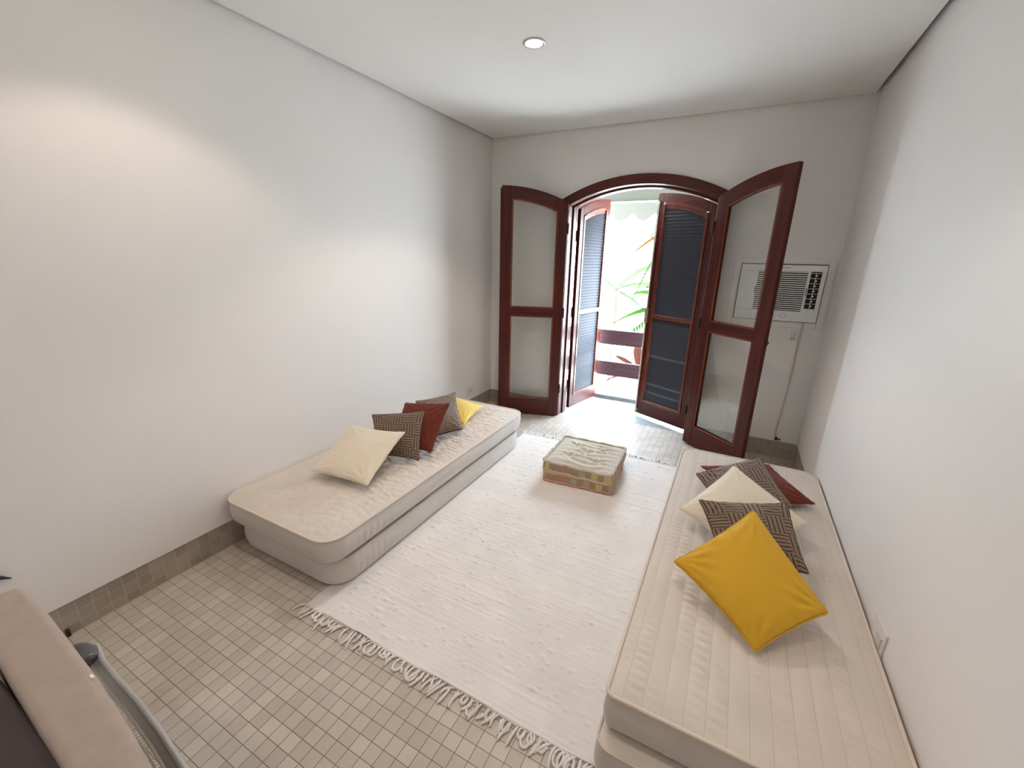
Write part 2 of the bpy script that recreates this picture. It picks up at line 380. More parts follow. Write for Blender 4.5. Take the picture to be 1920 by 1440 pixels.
# door frame (jambs and arched head, with an inner stop)
fr = empty('trim_2', (CXD, .05, 0), label='dark mahogany arched door frame in the end wall', cat='door frame', kind='structure')
fr_loc = Vector((CXD, .05, 0))
def localise(mb, off):
    mb.v = [(a-off[0], b-off[1], c-off[2]) for a, b, c in mb.v]; return mb
OUT = arc(1.45); INN = arc(1.372)
xa = [.735+(2.105-.735)*i/60 for i in range(61)]
def inn(x): return INN(x) if .812 < x < 2.028 else OUT(x)-.09
localise(MB().box(.735, .812, -.022, .20, 0, OUT(.735)-.055), fr_loc).build('jamb', M_WOOD, fr, bevel=.003)
localise(MB().box(2.028, 2.105, -.022, .20, 0, OUT(2.105)-.055), fr_loc).build('jamb', M_WOOD, fr, bevel=.003)
localise(MB().strip_y(xa, lambda x: (INN(x) if .812 <= x <= 2.028 else OUT(.735)-.055), OUT, -.022, .20), fr_loc).build('arched_head', M_WOODH, fr, bevel=.002)
st = MB(); st.box(.812, .826, .075, .16, 0, INN(.826)); st.box(2.014, 2.028, .075, .16, 0, INN(2.014))
xi = [.826+(2.014-.826)*i/50 for i in range(51)]
st.strip_y(xi, arc(1.356), arc(1.373), .075, .16)
localise(st, fr_loc).build('door_stop', M_WOOD, fr)

# ------------------------------------------------------------------ door leaves
def leaf_arc(R, half=.61):            # local u from the hinge; the arch centre lies at u = half
    return lambda u: CZD+math.sqrt(R*R-(half-u)**2)

def glazed_leaf(name, hinge, ang, label, mirror, lock):
    root = empty(name, hinge, ang, label, 'door', 'arched glazed door leaves', 'structure')
    w = .60; t = .038; s = .092; A = leaf_arc(1.388)
    y0, y1 = (-t/2, t/2)
    def n(k, a, b): return [a+(b-a)*i/k for i in range(k+1)]
    for a, b in ((0, s), (w-s, w)):
        MB().strip_y(n(8, a, b), lambda u: .012, A, y0, y1).build('stile', M_WOOD, root, bevel=.004)
    MB().strip_y(n(30, s, w-s), leaf_arc(1.388-.102), A, y0+.0005, y1-.0005).build('top_rail', M_WOODH, root, bevel=.003)
    MB().box(s, w-s, y0+.0005, y1-.0005, 1.008, 1.086).build('middle_rail', M_WOODH, root, bevel=.003)
    MB().box(s, w-s, y0+.0005, y1-.0005, .012, .176).build('bottom_rail', M_WOODH, root, bevel=.003)
    # glazing beads, both faces
    for zz in ((.176, 1.008, None), (1.086, None, leaf_arc(1.388-.102))):
        bd = MB(); e = .011
        for (q0, q1) in ((y0+.004, y0+.014), (y1-.014, y1-.004)):
            if zz[2] is None:
                lo, hi = zz[0], zz[1]
                bd.box(s, s+e, q0, q1, lo, hi); bd.box(w-s-e, w-s, q0, q1, lo, hi)
                bd.box(s, w-s, q0, q1, lo, lo+e); bd.box(s, w-s, q0, q1, hi-e, hi)
            else:
                T = zz[2]; T2 = leaf_arc(1.388-.102-e); lo = zz[0]
                bd.box(s, s+e, q0, q1, lo, T(s)); bd.box(w-s-e, w-s, q0, q1, lo, T2(w-s))
                bd.box(s, w-s, q0, q1, lo, lo+e)
                bd.strip_y(n(24, s, w-s), T2, T, q0, q1)
        bd.build('glazing_bead', M_BEAD, root)
    MB().box(s-.004, w-s+.004, -.002, .002, .172, 1.012).build('glass_pane', M_GLASS, root)
    MB().strip_y(n(20, s-.004, w-s+.004), lambda u: 1.08, leaf_arc(1.388-.100), -.002, .002).build('glass_pane', M_GLASS, root)
    for z in (.3, 1.05, 1.8):
        MB().tube([(-.006, mirror*.022, z-.045), (-.006, mirror*.022, z+.045)], .007, 10).build('hinge', M_DMETAL, root, smooth=True)
    if lock:
        k = MB(); pts = [(w+.002+.016*math.sin(PI*i/12), 0, .99+.045*(i/12)) for i in range(13)]
        k.tube(pts, .0035, 8); k.build('ring_pull', M_DMETAL, root, smooth=True)
    else:
        MB().box(w-.002, w+.012, -.004, .02, .015, A(w)-.02).build('astragal', M_WOOD, root, bevel=.003)
    return root

glazed_leaf('door_1', (.815, -.045, 0), math.atan2(-.327, -.945), 'left arched glazed mahogany door leaf folded back near the left corner', 1, False)
glazed_leaf('door_2', (2.030, -.04, 0), math.atan2(-.655, .755), 'right arched glazed mahogany door leaf standing open in front of the air conditioner', -1, True)

def shutter_leaf(name, hinge, ang, label, mirror, bolt):
    root = empty(name, hinge, ang, label, 'shutter', 'arched louvred shutter leaves', 'structure')
    w = .575; t = .036; s = .062; A = leaf_arc(1.355, .59); A2 = leaf_arc(1.355-.075, .59); A3 = leaf_arc(1.355-.099, .59)
    y0, y1 = -t/2, t/2
    def n(k, a, b): return [a+(b-a)*i/k for i in range(k+1)]
    for a, b in ((0 if mirror > 0 else -.016, s), (w-s, w)):
        MB().strip_y(n(8, a, b), lambda u: .02, A, y0, y1).build('stile', M_WOOD, root, bevel=.003)
    MB().strip_y(n(30, s, w-s), A2, A, y0+.0005, y1-.0005).build('top_rail', M_WOODH, root, bevel=.003)
    MB().box(s, w-s, y0+.0005, y1-.0005, .02, .15).build('bottom_rail', M_WOODH, root, bevel=.003)
    # inner sub-frame that carries the louvres
    e = .024; ys = (-.024, .010) if mirror > 0 else (-.010, .024)
    sf = MB(); sf.box(s, s+e, *ys, .15, A2(s)-.001); sf.box(w-s-e, w-s, *ys, .15, A3(w-s))
    sf.box(s+e, w-s-e, *ys, .15, .15+e); sf.box(s+e, w-s-e, *ys, 1.005, 1.045)
    sf.strip_y(n(24, s+e, w-s-e), A3, A2, *ys)
    sf.strip_y(n(24, s+e, w-s-e), leaf_arc(1.355-.128, .59), A3, -.012, .012)
    sf.build('inner_frame', M_SUBF, root, bevel=.002)
    for lo, hi in ((.15+e, 1.005), (1.045, None)):
        sl = MB(); z = lo-.005; kk_ = 0
        while True:
            top = (hi if hi else A3(s+e+.02))
            if hi is None:
                ztest = z+.03
                us = [s+e, w-s-e]
                if z+.016 > A3(us[1])-.006: break
                ua = us[0]
                while A3(ua) < z+.016: ua += .004
            else:
                if z+.008 > hi: break
                ua = s+e
            ub = w-s-e
            c = z+.014; dy = .0075*mirror
            kk_ += 1; hgt = .0105 if (hi and kk_ in ((4, 7, 17) if mirror < 0 else (9, 15))) else .0175
            vs = [(ua, -dy, c-hgt), (ub, -dy, c-hgt), (ub, dy, c+hgt), (ua, dy, c+hgt),
                  (ua, -dy-.0025*mirror, c-hgt+.001), (ub, -dy-.0025*mirror, c-hgt+.001), (ub, dy-.0025*mirror, c+hgt), (ua, dy-.0025*mirror, c+hgt)]
            sl.add(vs, [(0, 1, 2, 3), (7, 6, 5, 4), (0, 4, 5, 1), (3, 2, 6, 7), (0, 3, 7, 4), (1, 5, 6, 2)])
            z += .0285
        o = sl.build('louvre_panel', M_SLAT, root)
    for z in (.28, 1.03, 1.75):
        MB().tube([(-.008, .016*mirror, z-.05), (-.008, .016*mirror, z+.05)], .008, 10).build('hinge', M_DMETAL, root, smooth=True)
    if bolt:
        yb = -.024*mirror
        rod = MB().tube([(w-.018, yb, .04), (w-.018, yb, 2.06)], .0075, 8).build('bolt_rod', M_PALEROD, root, smooth=True)
        h = MB().box(w-.034, w+.004, yb-.014, yb+.004, .96, 1.10)
        h.tube([(w-.014, yb-.012, 1.04), (w-.002, yb-.035, 1.04), (w+.004, yb-.040, .965)], .007, 8)
        h.build('bolt_handle', M_METAL, rod, bevel=.002)
        kk = MB()
        for z in (.06, .42, 1.72, 2.045): kk.box(w-.030, w-.006, yb-.009, yb+.005, z-.012, z+.012)
        kk.build('bolt_keeper', M_METAL, rod)
        MB().box(w-.001, w+.004, -.012, .012, .03, .14).build('bolt_plate', M_METAL, root)
    else:
        MB().box(w-.003, w+.010, -.006, .010, .03, A(w)-.02).build('astragal', M_WOOD, root, bevel=.002)
    return root

shutter_leaf('door_3', (.832, .195, 0), math.atan2(.562, .12), 'left arched mahogany shutter with pale blue-lit louvres, swung out onto the balcony', 1, False)
shutter_leaf('door_4', (2.012, .203, 0), math.atan2(.25, -.505), 'right arched mahogany shutter with dark slate louvres and a long bolt rod', -1, True)

# ------------------------------------------------------------------ ceiling downlights
def downlight(x, y, label, group=None, power=1):
    r = empty('downlight', (x, y, H), 0, label, 'ceiling light', group)
    n = 40; ring = MB()
    prof = [(.058, 0), (.058, -.004), (.054, -.007), (.046, -.007), (.042, -.003), (.040, .0)]
    vs = []; fs = []
    for rr, z in prof: vs += [(rr*math.cos(2*PI*k/n), rr*math.sin(2*PI*k/n), z) for k in range(n)]
    for i in range(len(prof)-1):
        for k in range(n): fs.append((i*n+k, i*n+(k+1) % n, (i+1)*n+(k+1) % n, (i+1)*n+k))
    ring.add(vs, fs).build('trim_ring', M_METAL, r, smooth=True)
    bulb = MB(); vs = []; fs = []
    prof = [(.0415, -.0025), (.038, -.007), (.030, -.011), (.016, -.0135), (.002, -.014)]
    for rr, z in prof: vs += [(rr*math.cos(2*PI*k/n), rr*math.sin(2*PI*k/n), z) for k in range(n)]
    for i in range(len(prof)-1):
        for k in range(n): fs.append((i*n+k, i*n+(k+1) % n, (i+1)*n+(k+1) % n, (i+1)*n+k))
    fs.append(tuple((len(prof)-1)*n+k for k in range(n)))
    bulb.add(vs, fs).build('bulb', emit_mat('bulb_glow', (1, .88, .70), 30), r, smooth=True)
    ld = bpy.data.lights.new('downlight_beam', 'SPOT'); ld.energy = LAMP_W; ld.color = LAMP_COL
    ld.spot_size = math.radians(113); ld.spot_blend = .35; ld.shadow_soft_size = .035
    ld.energy = LAMP_W*power; lo = bpy.data.objects.new('downlight_beam', ld); COL.objects.link(lo); lo.parent = r; lo.location = (0, 0, -.020)
    return r
downlight(1.14, -1.53, 'round recessed ceiling downlight glowing warm in the middle of the ceiling', power=2.2)
downlight(.607, -2.95, 'recessed warm downlight near the left wall that throws the arc of light on it')
downlight(2.15, -2.95, 'added warm fill downlight, out of view above the right mattress')  # fixture added out of view, only to give warm fill
downlight(1.4, -4.3, 'added warm fill downlight, unseen behind the camera')  # invented fixture behind the camera, lifts the ambient light

# ------------------------------------------------------------------ mattresses
def rrect(x0, x1, y0, y1, r, npc=10, step=.03):
    rf, rb = r if isinstance(r, tuple) else (r, r)      # front (low y) and back corner radii
    pts = []
    def line(a, b):
        n = max(1, int(math.dist(a, b)/step))
        for i in range(n): pts.append((a[0]+(b[0]-a[0])*i/n, a[1]+(b[1]-a[1])*i/n))
    def corner(cx, cy, a0, r):
        for i in range(npc): a = a0+PI/2*i/npc; pts.append((cx+r*math.cos(a), cy+r*math.sin(a)))
    line((x0+rf, y0), (x1-rf, y0)); corner(x1-rf, y0+rf, -PI/2, rf)
    line((x1, y0+rf), (x1, y1-rb)); corner(x1-rb, y1-rb, 0, rb)
    line((x1-rb, y1), (x0+rb, y1)); corner(x0+rb, y1-rb, PI/2, rb)
    line((x0, y1-rb), (x0, y0+rf)); corner(x0+rf, y0+rf, PI, rf)
    return pts

def mattress(label, x0, x1, y0, y1, z0, h, quilt, r=.10, rot=0, soft=.03):
    cx, cy = (x0+x1)/2, (y0+y1)/2; hx, hy = (x1-x0)/2, (y1-y0)/2
    root = empty('mattress', (cx, cy, z0), rot, label, 'mattress')
    out = rrect(-hx, hx, -hy, hy, r, 14, .012)
    n = len(out)
    prof = []      # (inset, z)
    for i in range(7): a = PI/2*i/6; prof.append((soft*(1-math.sin(a)), soft*.8*(1-math.cos(a))))
    for i in range(1, 10):
        t = i/10; prof.append((-.008*math.sin(PI*t), soft*.8+(h-soft*.8-.004)*t))
    prof.append((0.0, h-.004)); prof.append((.004, h))
    C = np.array(out)
    Nrm = np.roll(C, -1, 0)-np.roll(C, 1, 0); Nrm = np.stack([Nrm[:, 1], -Nrm[:, 0]], 1); Nrm /= np.linalg.norm(Nrm, axis=1)[:, None]
    s = np.cumsum(np.r_[0, np.linalg.norm(np.diff(C, axis=0), axis=1)])
    near = np.minimum(abs(abs(C[:, 0])-hx), 9)
    cd = np.hypot(np.clip(hx-.02-abs(C[:, 0]), 0, 9), np.clip(hy-.02-abs(C[:, 1]), 0, 9))
    puck = np.exp(-((cd-.22)/.12)**2)*np.sin(s*2*PI/.042+2*np.sin(s*9))
    vs = []
    for ins, z in prof:
        t = z/h
        off = -ins+.0034*puck*math.sin(PI*min(1, t*1.05))*(1.2-t)+.0025*np.sin(s*6+z*30)*math.sin(PI*t)
        q = C+Nrm*off[:, None]
        vs += [(a, b, z) for a, b in q]
    fs = []
    for i in range(len(prof)-1):
        for k in range(n): fs.append((i*n+k, i*n+(k+1) % n, (i+1)*n+(k+1) % n, (i+1)*n+k))
    fs.append(tuple(range(n-1, -1, -1)))
    MB().add(vs, fs).build('border', M_SIDE, root, smooth=True)
    MB().tube([(a, b, h+.001) for a, b in (C+Nrm*.001)], .0062 if quilt else .0035, 8, closed=True).build('piping', M_PIPE, root, smooth=True)
    # quilted top
    nu, nv = (110, 270) if quilt else (60, 150)
    U, V = np.meshgrid(np.linspace(-1, 1, nu), np.linspace(-1, 1, nv), indexing='ij')
    X = U*hx; Y = V*hy
    rr_ = r if isinstance(r, tuple) else (r, r); r = np.where(Y < 0, rr_[0], rr_[1])
    a = np.clip((abs(X)-(hx-r))/r, 0, 1); b = np.clip((abs(Y)-(hy-r))/r, 0, 1)
    mask = (a > 0) & (b > 0); hyp = np.hypot(a, b); d = np.where(mask, np.maximum(a, b)/np.where(hyp == 0, 1, hyp), 1)
    X2 = np.where(mask, np.sign(X)*((hx-r)+a*d*r), X); Y2 = np.where(mask, np.sign(Y)*((hy-r)+b*d*r), Y)
    edge = np.minimum(hx-abs(X), hy-abs(Y)); rise = 1-np.exp(-edge/.035)
    Z = h-.001+(.012 if quilt else .003)*rise
    ph = RNG.rand(8)*6
    if quilt == 'long':
        ch = np.abs(np.sin(PI*X2/.056)); Z += rise*(.0065*ch**.4-.006)
        wr = np.zeros_like(X)
        for k in range(nu):
            pass
        cell = np.floor(X2/.056)
        wr = np.sin(Y2*2*PI/.034+cell*2.1+1.5*np.sin(Y2*9+cell)+X2*30)*np.clip(np.sin(Y2*7+cell*1.7+ph[0])*.7+.4, 0, 1)
        Z += rise*.0026*wr*ch
    elif quilt == 'pucker':
        base = np.zeros_like(X)
        for i in range(nu):
            for j in range(nv):
                base[i, j] = noise.noise(Vector((X2[i, j]*16+3, Y2[i, j]*42, 0)))*.6+noise.noise(Vector((X2[i, j]*34, Y2[i, j]*70+X2[i, j]*25, 5)))*.5
        env = np.clip(.55+.9*np.sin(X2*3.2+.9)*.5+.35*np.sin(Y2*3+1), .25, 1.2)
        Z += rise*.0085*base*env
        Z += rise*.002*np.sin(X2*2*PI/.10+np.sin(Y2*8))
    P = np.stack([X2, Y2, Z], -1)
    obj('quilted_top', grid_mesh('quilted_top', P), M_QUILT if quilt == 'long' else M_MATT, root, smooth=True)
    return root

mattress('lower cream mattress of the left pair, lying on the floor tiles and rug edge', .022, .800, -2.775, -.850, .0065, .148, None, r=.12, soft=.035)
mattress('upper cream mattress of the left pair with a puckered quilted top, cushions on it', .010, .815, -2.815, -.835, .1614, .1415, 'pucker', r=.10, soft=.055)
mattress('lower cream mattress of the right pair, edge on the white rug', 2.080, 2.852, -2.915, -.90, .0085, .144, None, r=(.045, .08))
mattress('upper cream mattress of the right pair with lengthwise quilting lines, cushions on it', 2.088, 2.850, -2.860, -.890, .1594, .1425, 'long', r=(.022, .085))

# ------------------------------------------------------------------ pillows
def pillow(label, C, T, m, m_seam, group=None, wr=.004, pinch=.085, N_=56, seed=0, k=1):
    cm = Vector((2.2508, -3.8386, 1.557)); C = [cm+(Vector(c)-cm)*k for c in C]
    ctr = sum(C, Vector())/4
    low = min(c.z for c in C)
    root = empty('cushion', (ctr.x, ctr.y, low), 0, label, 'cushion', group)
    o = Vector((ctr.x, ctr.y, low))
    nrm = (C[2]-C[0]).cross(C[3]-C[1]).normalized()
    if nrm.z < 0: nrm = -nrm
    c = [np.array(k-o) for k in C]; nn = np.array(nrm)
    g = np.linspace(0, 1, N_); g = .5-.5*np.cos(PI*g)*.55-.5*(1-2*g)*.45
    U, V = np.meshgrid(g, g, indexing='ij'); a = 2*U-1; b = 2*V-1
    a2 = a*(1-pinch*(.55*(1-b**2)+.45*(1-abs(b)**7))); b2 = b*(1-pinch*(.55*(1-a**2)+.45*(1-abs(a)**7)))
    # rounded tips
    tip = np.clip((abs(a2*b2)-.86)/.14, 0, 1); a2 = a2*(1-.035*tip); b2 = b2*(1-.035*tip)
    u = (a2+1)/2; v = (b2+1)/2
    mid = (1-u)[..., None]*(1-v)[..., None]*c[0]+(1-u)[..., None]*v[..., None]*c[1]+u[..., None]*v[..., None]*c[2]+u[..., None]*(1-v)[..., None]*c[3]
    Hh = T*np.clip((1-a**2), 0, 1)**.42*np.clip((1-b**2), 0, 1)**.42
    bend = .010*(math.sin(seed*2.1))*(a**2-.3)+.008*math.cos(seed*1.3)*(b**2-.3)
    rnd = np.random.RandomState(seed)
    for sgn, nm in ((1, 'top'), (-1, 'bottom')):
        w = np.zeros_like(a)
        for cx_, cy_ in ((-1, -1), (-1, 1), (1, 1), (1, -1)):
            dx, dy = a-cx_, b-cy_; rr = np.hypot(dx, dy); th = np.arctan2(dy, dx)
            w += np.sin(th*15+rnd.rand()*6+rr*2)*np.exp(-((rr-.45)/.3)**2)*.7
        ed = np.exp(-(1-abs(a))/.12)*np.sin(b*17+rnd.rand()*6)+np.exp(-(1-abs(b))/.12)*np.sin(a*19+rnd.rand()*6)
        lump = np.sin(a*3.1+rnd.rand()*6)*np.sin(b*2.7+rnd.rand()*6)
        inner = np.clip((1-a**2)*(1-b**2)*5, 0, 1)
        h = Hh+wr*inner*(w+.8*ed)+.006*inner*lump
        if nm == 'top': top = mid+nn*(h+bend)[..., None]
        else: bot = mid+nn*(-h*.85+bend)[..., None]
    n = N_; uv = np.stack([U, V], -1)
    vs = np.concatenate([top.reshape(-1, 3), bot.reshape(-1, 3)]); uvs = np.concatenate([uv.reshape(-1, 2)]*2)
    idx = np.arange(n*n).reshape(n, n)
    f1 = np.stack([idx[:-1, :-1], idx[1:, :-1], idx[1:, 1:], idx[:-1, 1:]], -1).reshape(-1, 4)
    f2 = f1[:, ::-1]+n*n
    me = bpy.data.meshes.new('cover'); me.from_pydata(vs.tolist(), [], f1.tolist()+f2.tolist())
    ul = me.uv_layers.new(name='UVMap'); li = np.empty(len(me.loops), int); me.loops.foreach_get('vertex_index', li)
    ul.data.foreach_set('uv', uvs[li].ravel())
    bm = bmesh.new(); bm.from_mesh(me); bmesh.ops.remove_doubles(bm, verts=bm.verts, dist=.0004); bmesh.ops.recalc_face_normals(bm, faces=bm.faces)
    bm.to_mesh(me); bm.free()
    obj('cover', me, m, root, smooth=True)
    ring = list(range(0, n)); edge = [top[i, 0] for i in range(n)]+[top[n-1, i] for i in range(1, n)]+[top[i, n-1] for i in range(n-2, -1, -1)]+[top[0, i] for i in range(n-2, 0, -1)]
    # seam follows the rim and stands a little proud of it
    E = np.array(edge); cen = E.mean(0); Dv = E-cen; Dv -= np.outer(Dv@nn, nn); Dv /= np.linalg.norm(Dv, axis=1)[:, None]
    k = np.arange(len(E)); E = E+Dv*.002+np.outer(.0012*np.sin(k*.9+seed), nn)
    MB().tube([tuple(p) for p in E], .0026, 6, closed=True).build('seam', m_seam, root, smooth=True)
    return root

pillow('cream velvet cushion at the near end of the left mattress', [[.236, -2.446, .345], [.187, -2.089, .50], [.576, -2.008, .50], [.646, -2.406, .345]], .046, M_CREAM, M_CREAM, seed=1, k=.985)
pillow('brown basket-weave cushion behind the cream cushion on the left mattress', [[.293, -2.016, .57], [.594, -1.849, .60], [.690, -2.039, .35], [.40, -2.10, .345]], .040, M_BASK, M_BEDGE, seed=2)
pillow('rust red cushion leaning between two basket-weave cushions on the left mattress', [[.345, -1.754, .58], [.683, -1.694, .62], [.745, -1.983, .395], [.395, -2.00, .36]], .044, M_RED, M_RED, seed=3, k=1.014)
pillow('brown basket-weave cushion between rust and yellow cushions on the left mattress', [[.30, -1.60, .53], [.429, -1.274, .53], [.659, -1.515, .35], [.53, -1.78, .34]], .045, M_BASK, M_BEDGE, seed=4)
pillow('pale yellow cushion farthest along the left mattress', [[.243, -1.06, .40], [.545, -1.043, .37], [.61, -1.42, .35], [.353, -1.465, .385]], .050, M_YEL2, M_YEL2, seed=5)
pillow('rust red cushion lying flat farthest along the right mattress', [[2.21, -1.235, .350], [2.579, -1.074, .385], [2.788, -1.393, .350], [2.465, -1.578, .345]], .036, M_RED, M_RED, seed=6)
pillow('brown basket-weave cushion propped on the rust cushion, right mattress', [[2.197, -1.458, .40], [2.516, -1.266, .50], [2.655, -1.644, .43], [2.356, -1.755, .36]], .045, M_BASK, M_BEDGE, seed=7)
pillow('cream cushion in the middle of the right mattress pile', [[2.157, -1.874, .405], [2.375, -1.502, .53], [2.705, -1.73, .42], [2.469, -2.102, .36]], .045, M_CREAM, M_CREAM, seed=8)
pillow('brown basket-weave cushion under the yellow cushion, right mattress', [[2.237, -1.961, .52], [2.59, -1.843, .55], [2.659, -2.135, .42], [2.352, -2.182, .40]], .040, M_BASK, M_BEDGE, seed=9)
pillow('large mustard yellow cushion on top of the right mattress pile', [[2.187, -2.333, .44], [2.446, -2.055, .60], [2.69, -2.343, .44], [2.485, -2.529, .345]], .052, M_YEL, M_YEL, seed=11, pinch=.075, wr=.006)

# ------------------------------------------------------------------ rug
RX0, RX1, RY0, RY1 = .715, 2.125, -2.885, -.615
rug = empty('rug', ((RX0+RX1)/2, (RY0+RY1)/2, 0), 0, 'off-white woven rag rug with knotted fringe lying between the two mattress pairs', 'rug')
hx, hy = (RX1-RX0)/2, (RY1-RY0)/2
nu, nv = 236, 460
U, V = np.meshgrid(np.linspace(-hx, hx, nu), np.linspace(-hy, hy, nv), indexing='ij')
pitch = .0105
row = V/pitch+.25*np.sin(U*3.1)+.12*np.sin(U*11+V*2)
ridx = np.floor(row).astype(int); amp = RNG.rand(600)[(ridx % 600)]
Z = .0052+.0011*np.abs(np.sin(PI*row))+.0011*amp
# long raised weft threads
for k in range(120):
    y = RNG.uniform(-hy+.02, hy-.02); x0_ = RNG.uniform(-hx, hx-.2); l = RNG.uniform(.15, .7)
    sl = 0.02*RNG.uniform(-1, 1)
    Z += .0013*np.exp(-((V-y-sl*(U-x0_))/.0035)**2)/(1+np.exp(-(U-x0_)/.01))/(1+np.exp((U-x0_-l)/.01))
for k in range(700):
    x = RNG.uniform(-hx+.02, hx-.02); y = RNG.uniform(-hy+.03, hy-.03); s_ = RNG.uniform(.004, .008); t_ = RNG.uniform(.8, 2.2)
    i0, i1 = np.searchsorted(U[:, 0], [x-.04, x+.04]); j0, j1 = np.searchsorted(V[0], [y-.03, y+.03])
    Z[i0:i1, j0:j1] += RNG.uniform(.002, .0055)*np.exp(-((U[i0:i1, j0:j1]-x)/(s_*t_))**2-((V[i0:i1, j0:j1]-y)/s_)**2)
lift = np.exp(-(V+hy)/.05)*(.0035+.003*np.sin(U*9))
under = 1/(1+np.exp(-(U-(-hx+.115))/.003))*(1/(1+np.exp((U-(hx-.085))/.003)))
Z = np.minimum(Z, .0058)*(1-under)+Z*under+lift*under
edgeX = .004*np.sin(V*35)*(abs(U) > hx-.001)*np.sign(U)
edgeY = (.004*np.sin(U*13)+.002*np.sin(U*31))*(abs(V) > hy-.001)
Ux = U+edgeX; Vy = V+edgeY
P = np.stack([Ux, Vy, Z], -1)
# close the rim down to the floor
rim = lambda A: np.concatenate([A, A], 0)
Pz = P.copy()
top = Pz
full = np.zeros((nu+2, nv+2, 3)); full[1:-1, 1:-1] = top
full[0, 1:-1] = top[0]; full[-1, 1:-1] = top[-1]; full[1:-1, 0] = top[:, 0]; full[1:-1, -1] = top[:, -1]
full[0, 0] = top[0, 0]; full[-1, 0] = top[-1, 0]; full[0, -1] = top[0, -1]; full[-1, -1] = top[-1, -1]
for sl in (np.s_[0, :], np.s_[-1, :], np.s_[:, 0], np.s_[:, -1]): full[sl + (2,)] = .0005
obj('woven_field', grid_mesh('woven_field', full), M_RUG, rug, smooth=True)
def fringe(side):
    fb = MB(); y0 = side*hy; x = -hx+.01
    while x < hx-.01:
        l = random.uniform(.045, .085); sk = random.uniform(-.9, .9)*.035-.012; w = .0033
        zb = .004
        if random.random() < .25:      # a loop
            r = l*.35
            pts = [(x+r*math.sin(t)*.6, y0+side*(r-r*math.cos(t)), zb) for t in [2*PI*i/12 for i in range(13)]]
        else:
            cv = random.uniform(-.014, .014)
            pts = [(x+sk*t+cv*math.sin(PI*t), y0+side*(l*t-.004), zb+.003*math.sin(PI*t)) for t in [i/8 for i in range(9)]]
        fb.tube(pts, [w*(1.1+.5*math.sin(PI*i/(len(pts)-1))) for i in range(len(pts))], 6)
        if random.random() < .6:
            pts2 = [(p[0]+.006*math.sin(i/8*PI)*random.choice((-1, 1)), p[1]-side*.004*i/8, p[2]) for i, p in enumerate(pts)]
            fb.tube(pts2, w*.9, 6)
        x += random.uniform(.014, .026)
    o = fb.build('fringe', M_RUG, rug, smooth=True); tag(o, kind='stuff')
fringe(-1); fringe(1)

# ------------------------------------------------------------------ futon floor cushions
def futon(label, cx, cy, z0, half, h, rot, seed, roll_mat):
    r = empty('floor_cushion', (cx, cy, z0), rot, label, 'cushion', None)
    out = rrect(-half, half, -half, half, .025, 6, .012); n = len(out); C = np.array(out)
    Nrm = np.roll(C, -1, 0)-np.roll(C, 1, 0); Nrm = np.stack([Nrm[:, 1], -Nrm[:, 0]], 1); Nrm /= np.linalg.norm(Nrm, axis=1)[:, None]
    s = np.cumsum(np.r_[0, np.linalg.norm(np.diff(C, axis=0), axis=1)])
    vs = []; uvs = []
    wob = .003*np.sin(s*55+seed)+.002*np.sin(s*131)
    for i in range(9):
        t = i/8; q = C+Nrm*(.004*math.sin(PI*t)+wob*math.sin(PI*t)+.002)[:, None]
        vs += [(a, b, .008+(h-.016)*t) for a, b in q]; uvs += [(k/.044+seed*3.3, t) for k in s]
    fs = [(i*n+k, i*n+k+1, (i+1)*n+k+1, (i+1)*n+k) for i in range(8) for k in range(n-1)]
    fs += [(i*n+n-1, i*n, (i+1)*n, (i+1)*n+n-1) for i in range(8)]
    MB().add(vs, fs, uvs).build('checked_side', check_mat('futon_checks', seed*11.0), r, smooth=True)
    for zz, rr in ((h-.006, .0095), (.0095, .0090)):
        pts = [(a, b, zz+.003*math.sin(k*40+seed)+.0015*math.sin(k*97)) for (a, b), k in zip(C+Nrm*.002, s)]
        MB().tube(pts, [rr*(1+.16*math.sin(k*75)) for k in s], 8, closed=True).build('rolled_edge', roll_mat, r, smooth=True)
    m_ = 90; g = np.linspace(-1, 1, m_); U, V = np.meshgrid(g, g, indexing='ij'); X = U*(half-.004); Y = V*(half-.004)
    ed = np.minimum(1-abs(U), 1-abs(V)); Z = (h-.012)+.026*(1-np.exp(-ed/.22))
    tufts = [(0, 0), (-.42, -.42), (.42, -.42), (-.42, .42), (.42, .42)]
    for a, b in tufts:
        d = np.hypot(U-a, V-b); Z -= .021*np.exp(-(d/.11)**1.3); th = np.arctan2(V-b, U-a)
        Z += .0035*np.sin(th*7+a*5)*np.exp(-((d-.2)/.13)**2)
    Z += .0055*np.sin(V*24+2.5*np.sin(U*2.3+seed)+1.2*np.sin(U*5))*np.clip(ed*6, 0, 1)*(.6+.4*np.sin(U*3+1))
    P = np.stack([X, Y, Z], -1); Pb = np.stack([X, Y, np.full_like(Z, .003)], -1)
    obj('padded_top', grid_mesh('padded_top', P), M_FUT, r, smooth=True)
    obj('underside', grid_mesh('underside', Pb[::12, ::12]), M_FUT, r)
    for a, b in tufts:
        i = int((a+1)/2*(m_-1)); j = int((b+1)/2*(m_-1))
        MB().disc_z((a*(half-.004), b*(half-.004)), .006, Z[i, j]-.002, Z[i, j]+.003, 12, .004).build('tuft', M_WHITEP, r, smooth=True)
    return r
futon('lower tufted floor cushion with checked sides, resting on the rug', 1.437, -1.045, .0075, .247, .078, math.radians(5), 3, M_PINK)
futon('upper tufted floor cushion with grey-beige top and checked sides, stacked on another', 1.440, -1.050, .082, .245, .080, math.radians(1.5), 8, M_FUTE)

